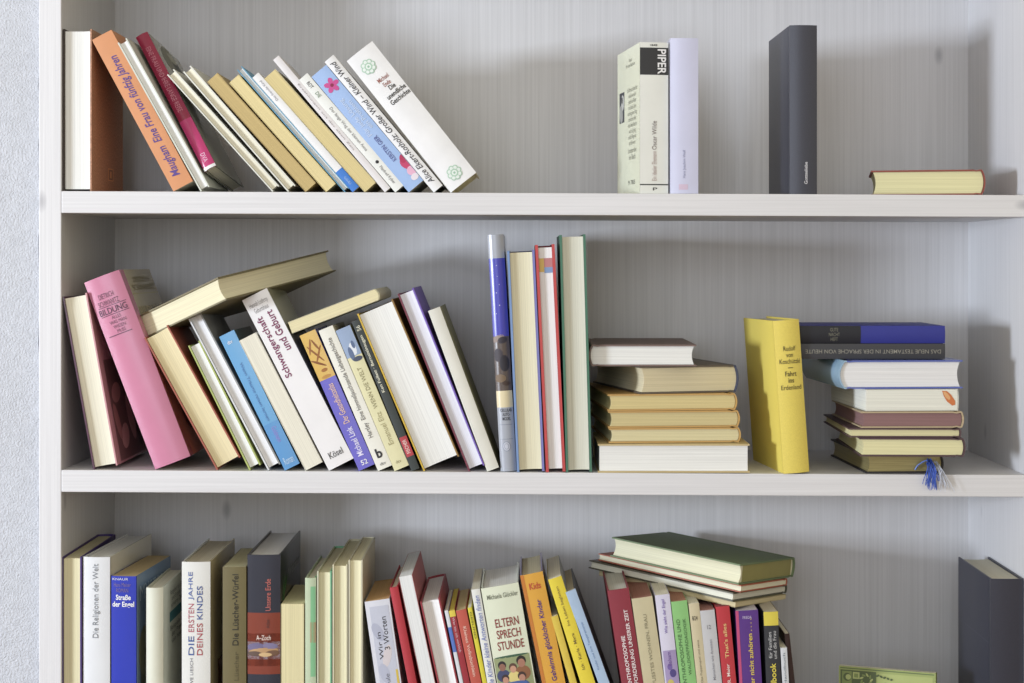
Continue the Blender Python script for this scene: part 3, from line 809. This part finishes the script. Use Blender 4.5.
up('low', 's', (471.2, 590), (487.3, 683), 8.6, .128, 'white paperback with blue handwriting lettering left of the cream photo spine', (232, 234, 226), (226, 220, 196), hard=False, group=G,
   texts=[('Wie Kinder kleine Antworten finden', 's', .2, .78, .37, .96, 'up', (112, 126, 196), .006, .2)])
PH = [(.0225, .034, .0305, .031, (150, 160, 110), 0, 4), (.0225, .0560, .021, .0014, (60, 96, 70))]
for cx, cy, sc, shirt, skin, hair in ((.0095, .045, 1.25, (62, 70, 110), (150, 100, 80), (40, 32, 34)), (.033, .047, 1.45, (150, 96, 60), (176, 120, 96), (44, 34, 32)), (.022, .041, 1.2, (226, 206, 120), (206, 150, 120), (96, 66, 50)), (.011, .029, 1.15, (120, 92, 140), (196, 140, 114), (60, 44, 42)), (.031, .029, 1.25, (60, 84, 150), (190, 134, 110), (70, 50, 44))):
    PH += [(cx, cy - .0090 * sc, .0064 * sc, .0062 * sc, shirt), (cx, cy + .0012 * sc, .0040 * sc, .0042 * sc, hair), (cx, cy - .0008 * sc, .0031 * sc, .0036 * sc, skin)]
PH += [(.022, .022, .015, .0035, (70, 100, 170))]
up('low', 's', (480.8, 589), (497, 683), 38, .130, 'thick cream book with red capitals and a photo of children on its spine', (228, 234, 206), (236, 236, 230), group=G, ckind='gloss', bulge=.0015,
   texts=[('ELTERN\nSPRECH\nSTUNDE', 's', .18, .88, .605, .80, 'h', (150, 62, 56), .012), ('Michaela Glöckler', 's', .12, .94, .925, .955, 'h', (110, 116, 96), .004)],
   blobs=[('cover_photo', 's', [(a, b + .054, c, d) + tuple(r) for (a, b, c, d, *r) in PH])])
up('low', 's', (520, 576), (542, 683), 23, .125, 'orange hardcover with purple title and purple boards', (84, 60, 120), (196, 186, 150), group=G, ckind='gloss', bulge=.001, spine=(232, 168, 56), coverR=(92, 66, 126),
   patches=[('s', 0, .16, 0, 1, (206, 122, 46), 'spine_shade_print')],
   texts=[('Kids', 's', .3, .8, .91, .948, 'h', (206, 70, 40), .014), ('Das Geheimnis glücklicher Kinder', 's', .46, .74, .31, .85, 'up', (86, 44, 130), .016)])
up('low', 's', (551, 617), (569.5, 683), 7, .115, 'short yellow paperback squeezed between the orange and the tall yellow spines', (226, 196, 60), PC, hard=False, group=G, bulge=.0005)
up('low', 's', (548, 580), (580.5, 683), 14, .135, 'tall yellow paperback with dark lettering reading up its spine', (238, 214, 42), PC, hard=False, group=G, bulge=.001, coverR=(150, 150, 150),
   texts=[('Ich · Karla · Marx', 's', .4, .62, .46, .675, 'up', (120, 96, 40), .008), ('Ins Leben begleiten', 's', .36, .6, .72, .95, 'up', (130, 104, 44), .006)])
up('low', 's', (565.5, 592.5), (598.3, 683), 10.5, .13, 'light blue book with dark grey side cover leaning right of the yellow spines', (170, 196, 224), (190, 178, 146), group=G, bulge=.0004, coverR=(88, 90, 96), over=.0,
   texts=[('Kinder und ihre Temperamente', 's', .35, .62, .5, .8, 'up', (96, 128, 180))])

G = 'narrow spines beneath the lying books on the bottom shelf'
up('low', 's', (607.5, 591), (621.5, 683), 21.5, .13, 'maroon book with white capitals in two lines, left of the tan spine', (152, 44, 60), (214, 212, 196), group=G, bulge=.001,
   texts=[('ANTHROPOSOPHIE', 's', .30, .48, .39, .71, 'up', (240, 226, 224), .016), ('ALS FORDERUNG UNSERER ZEIT', 's', .60, .78, .33, .87, 'up', (240, 226, 224), .016)])
up('low', 's', (631.5, 599), (643.5, 683), 21, .125, 'tan cream paperback between the maroon and lavender spines', (206, 194, 152), (170, 110, 90), group=G, hard=False,
   texts=[('BEWUSSTES WOHNEN, FRAU', 's', .44, .62, .36, .89, 'up', (140, 132, 100), .006)])
up('low', 's', (655, 595.5), (665, 683), 14.5, .125, 'lavender white paperback with purple lettering and a floral foot', (218, 214, 234), PC, group=G, hard=False,
   patches=[('s', .1, 1, .0, .64, (168, 150, 196), 'cover_picture')], blobs=[('flower_print', 's', [(.011, 0.0920, .004, .005, (84, 70, 140)), (.007, 0.0800, .004, .005, (206, 190, 96)), (.012, 0.0740, .004, .004, (100, 130, 80)), (.008, 0.1000, .003, .004, (120, 96, 170))])],
   texts=[('Wie sieht der Engel', 's', .38, .66, .75, .97, 'up', (120, 90, 176), .01), ('Balsam', 's', .36, .62, .54, .63, 'up', (110, 80, 150), .01)])
up('low', 's', (671, 602), (680.5, 683), 16, .125, 'green book with two lines of dark capitals', (138, 202, 116), (180, 120, 90), group=G, hard=False,
   texts=[('ANTHROPOSOPHIE UND', 's', .18, .40, .42, .88, 'up', (70, 112, 62), .008), ('WALDORFPÄDAGOGIK', 's', .54, .76, .50, .88, 'up', (70, 112, 62), .008)])
up('low', 's', (688.5, 604), (697, 683), 10.5, .12, 'narrow beige booklet between green and grey spines', (212, 198, 158), PC, group=G, hard=False,
   texts=[('8/24', 's', .2, .7, .885, .915, 'h', (80, 74, 60), .01), ('Das Puppenspiel und seine', 's', .4, .64, .46, .75, 'up', (120, 108, 84), .006)])
up('low', 's', (700, 611), (707.5, 683), 14.5, .12, 'grey white paperback lower than its neighbours, left of the red spine', (200, 200, 202), (176, 120, 110), group=G, hard=False,
   texts=[('12', 's', .38, .62, .865, .895, 'h', (110, 110, 116)), ('Menschen wie Ameisen', 's', .42, .6, .50, .79, 'up', (130, 128, 136), .004)])
up('low', 's', (715.8, 607), (722.8, 683), 13.6, .125, 'red paperback with yellow lettering left of the purple one', (206, 48, 58), (150, 50, 60), group=G, hard=False, coverR=(150, 30, 40),
   texts=[("That's alles", 's', .36, .64, .64, .88, 'up', (236, 196, 120), .01), ('R. Maier', 's', .36, .6, .47, .60, 'up', (240, 220, 210), .008)])
up('low', 's', (735.5, 611), (739.5, 683), 22.5, .125, 'purple paperback with yellow lettering and a pink left edge', (92, 46, 142), (206, 200, 206), group=G, hard=False,
   patches=[('s', 0, .13, 0, 1, (206, 70, 120), 'spine_band')], texts=[('immer nicht zuhören . . . .', 's', .48, .68, .38, .94, 'up', (236, 206, 60), .012), ('FRIEDA', 's', .3, .7, .94, .96, 'h', (206, 190, 226))])
up('low', 's', (763.5, 612), (766.5, 683), 14.5, .125, 'black paperback with a yellow head and yellow title', (46, 48, 54), (206, 196, 170), group=G, hard=False, coverR=(120, 110, 70),
   patches=[('s', 0, 1, .90, 1, (226, 206, 60), 'spine_band')], texts=[('Handbook', 's', .3, .7, .36, .63, 'up', (226, 206, 60), .02), ('für Familien\nund die Frau', 's', .24, .8, .66, .86, 'up', (190, 190, 190), .006)])
up('low', 's', (780.5, 648), (782.5, 683), 6.5, .10, 'short thin white booklet against the black spine', (214, 218, 222), PC, group=G, hard=False, bulge=.0003,
   texts=[('Das Handbuch', 's', .3, .66, .5, .95, 'up', (110, 120, 130))])
up('low', 's', (784.5, 634), (790, 683), 5, .11, 'thin dark brown booklet at the right end of the narrow spines', (62, 34, 32), PC, group=G, hard=False, bulge=.0003, y0=.02,
   patches=[('s', 0, 1, 0, .42, (206, 60, 40), 'spine_band')])

# lying stack on the narrow spines
G = 'books lying on the narrow spines of the bottom shelf'
GR = (-.0956, -.019)
def pile(px, py, T, W, H, label, cover, page, **kw):
    return lie('tail_r', (px, py), .002, T, W, H, 50, label, cover, page, grad=GR, group=G, **kw)
pile(735, 607.5, 5, .118, .206, 'thin tan booklet at the bottom of the tilted pile', (206, 190, 140), (214, 198, 150), hard=False)
pile(732.5, 601.6, 8.6, .126, .219, 'white paged book with dark cover edges, third down in the tilted pile', (96, 96, 78), (238, 236, 216), over=.002)
pile(740.5, 592.6, 7.2, .108, .216, 'cream paged book with red cover edge, second down in the tilted pile', (186, 92, 62), (238, 232, 200), over=.001)
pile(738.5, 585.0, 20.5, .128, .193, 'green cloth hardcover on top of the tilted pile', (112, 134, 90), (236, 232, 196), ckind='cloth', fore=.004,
     patches=[('b', .075, .972, .09, .91, (158, 152, 84), 'painted_edge_shade', 'paper')])  # olive shade of the tail, painted over the cream page edges

# right end of the bottom shelf
up('low', 's', (991, 579), (991, 683), 33, .143, 'large black cloth book at the right end of the bottom shelf', (54, 56, 70), (222, 216, 190), ckind='leather', bulge=.002,
   patches=[('l', .0, 1, .62, .623, (84, 86, 98), 'cover_rule')])
EZ = shelf_z('low', .45)
W_, T_, H_ = .118, .010, .082
M = Matrix.Translation((.392, .082, EZ + .0006)) @ Matrix.Rotation(math.radians(-19), 4, 'Z') @ Matrix.Rotation(math.radians(-4), 4, 'X')
def orn():
    dk, md, lt = (84, 100, 56), (128, 146, 76), (178, 190, 112)
    r = [(.024, .066, .031, .0165, dk, 0, 4), (.010, .068, .0085, .0115, md, 0, 4), (.0105, .069, .0050, .0050, dk), (.0118, .069, .0034, .0034, lt), (.0215, .0715, .0058, .0058, lt, 0, 4), (.0215, .0715, .0034, .0034, md, 0, 4)]
    for k in range(9):
        t = k * .7
        r.append((.034 + .0062 * math.cos(t), .067 + .0062 * math.sin(t), .0026, .0012, md if k % 2 else lt, t + .8))
    for k in range(6):
        r.append((.014 + k * .0045, .0585 + .0012 * (-1) ** k, .0024, .0011, lt if k % 2 else md, .6 * (-1) ** k))
    for k in range(5):
        r.append((.048 + k * .0042, .0735 - .0009 * k, .0024 - .0002 * k, .0013, dk, .5 * (-1) ** k))
    return r
Book(T_, W_, H_, (158, 172, 92), PC, hard=False, bulge=.001,
     patches=[('l', .015, .985, .965, .98, (92, 112, 62), 'border_print'), ('l', .40, .97, .2, .93, (176, 188, 106), 'title_field')],
     blobs=[('ornament_print', 'l', orn())],
     texts=[('Das kleine Gartenbuch', 'l', .48, .90, .74, .80, 'h', (130, 146, 84))]
     ).build(M, orient('face', T_, W_, H_), 'paperback_book', 'small green booklet with ornamental border standing before the back panel', None)
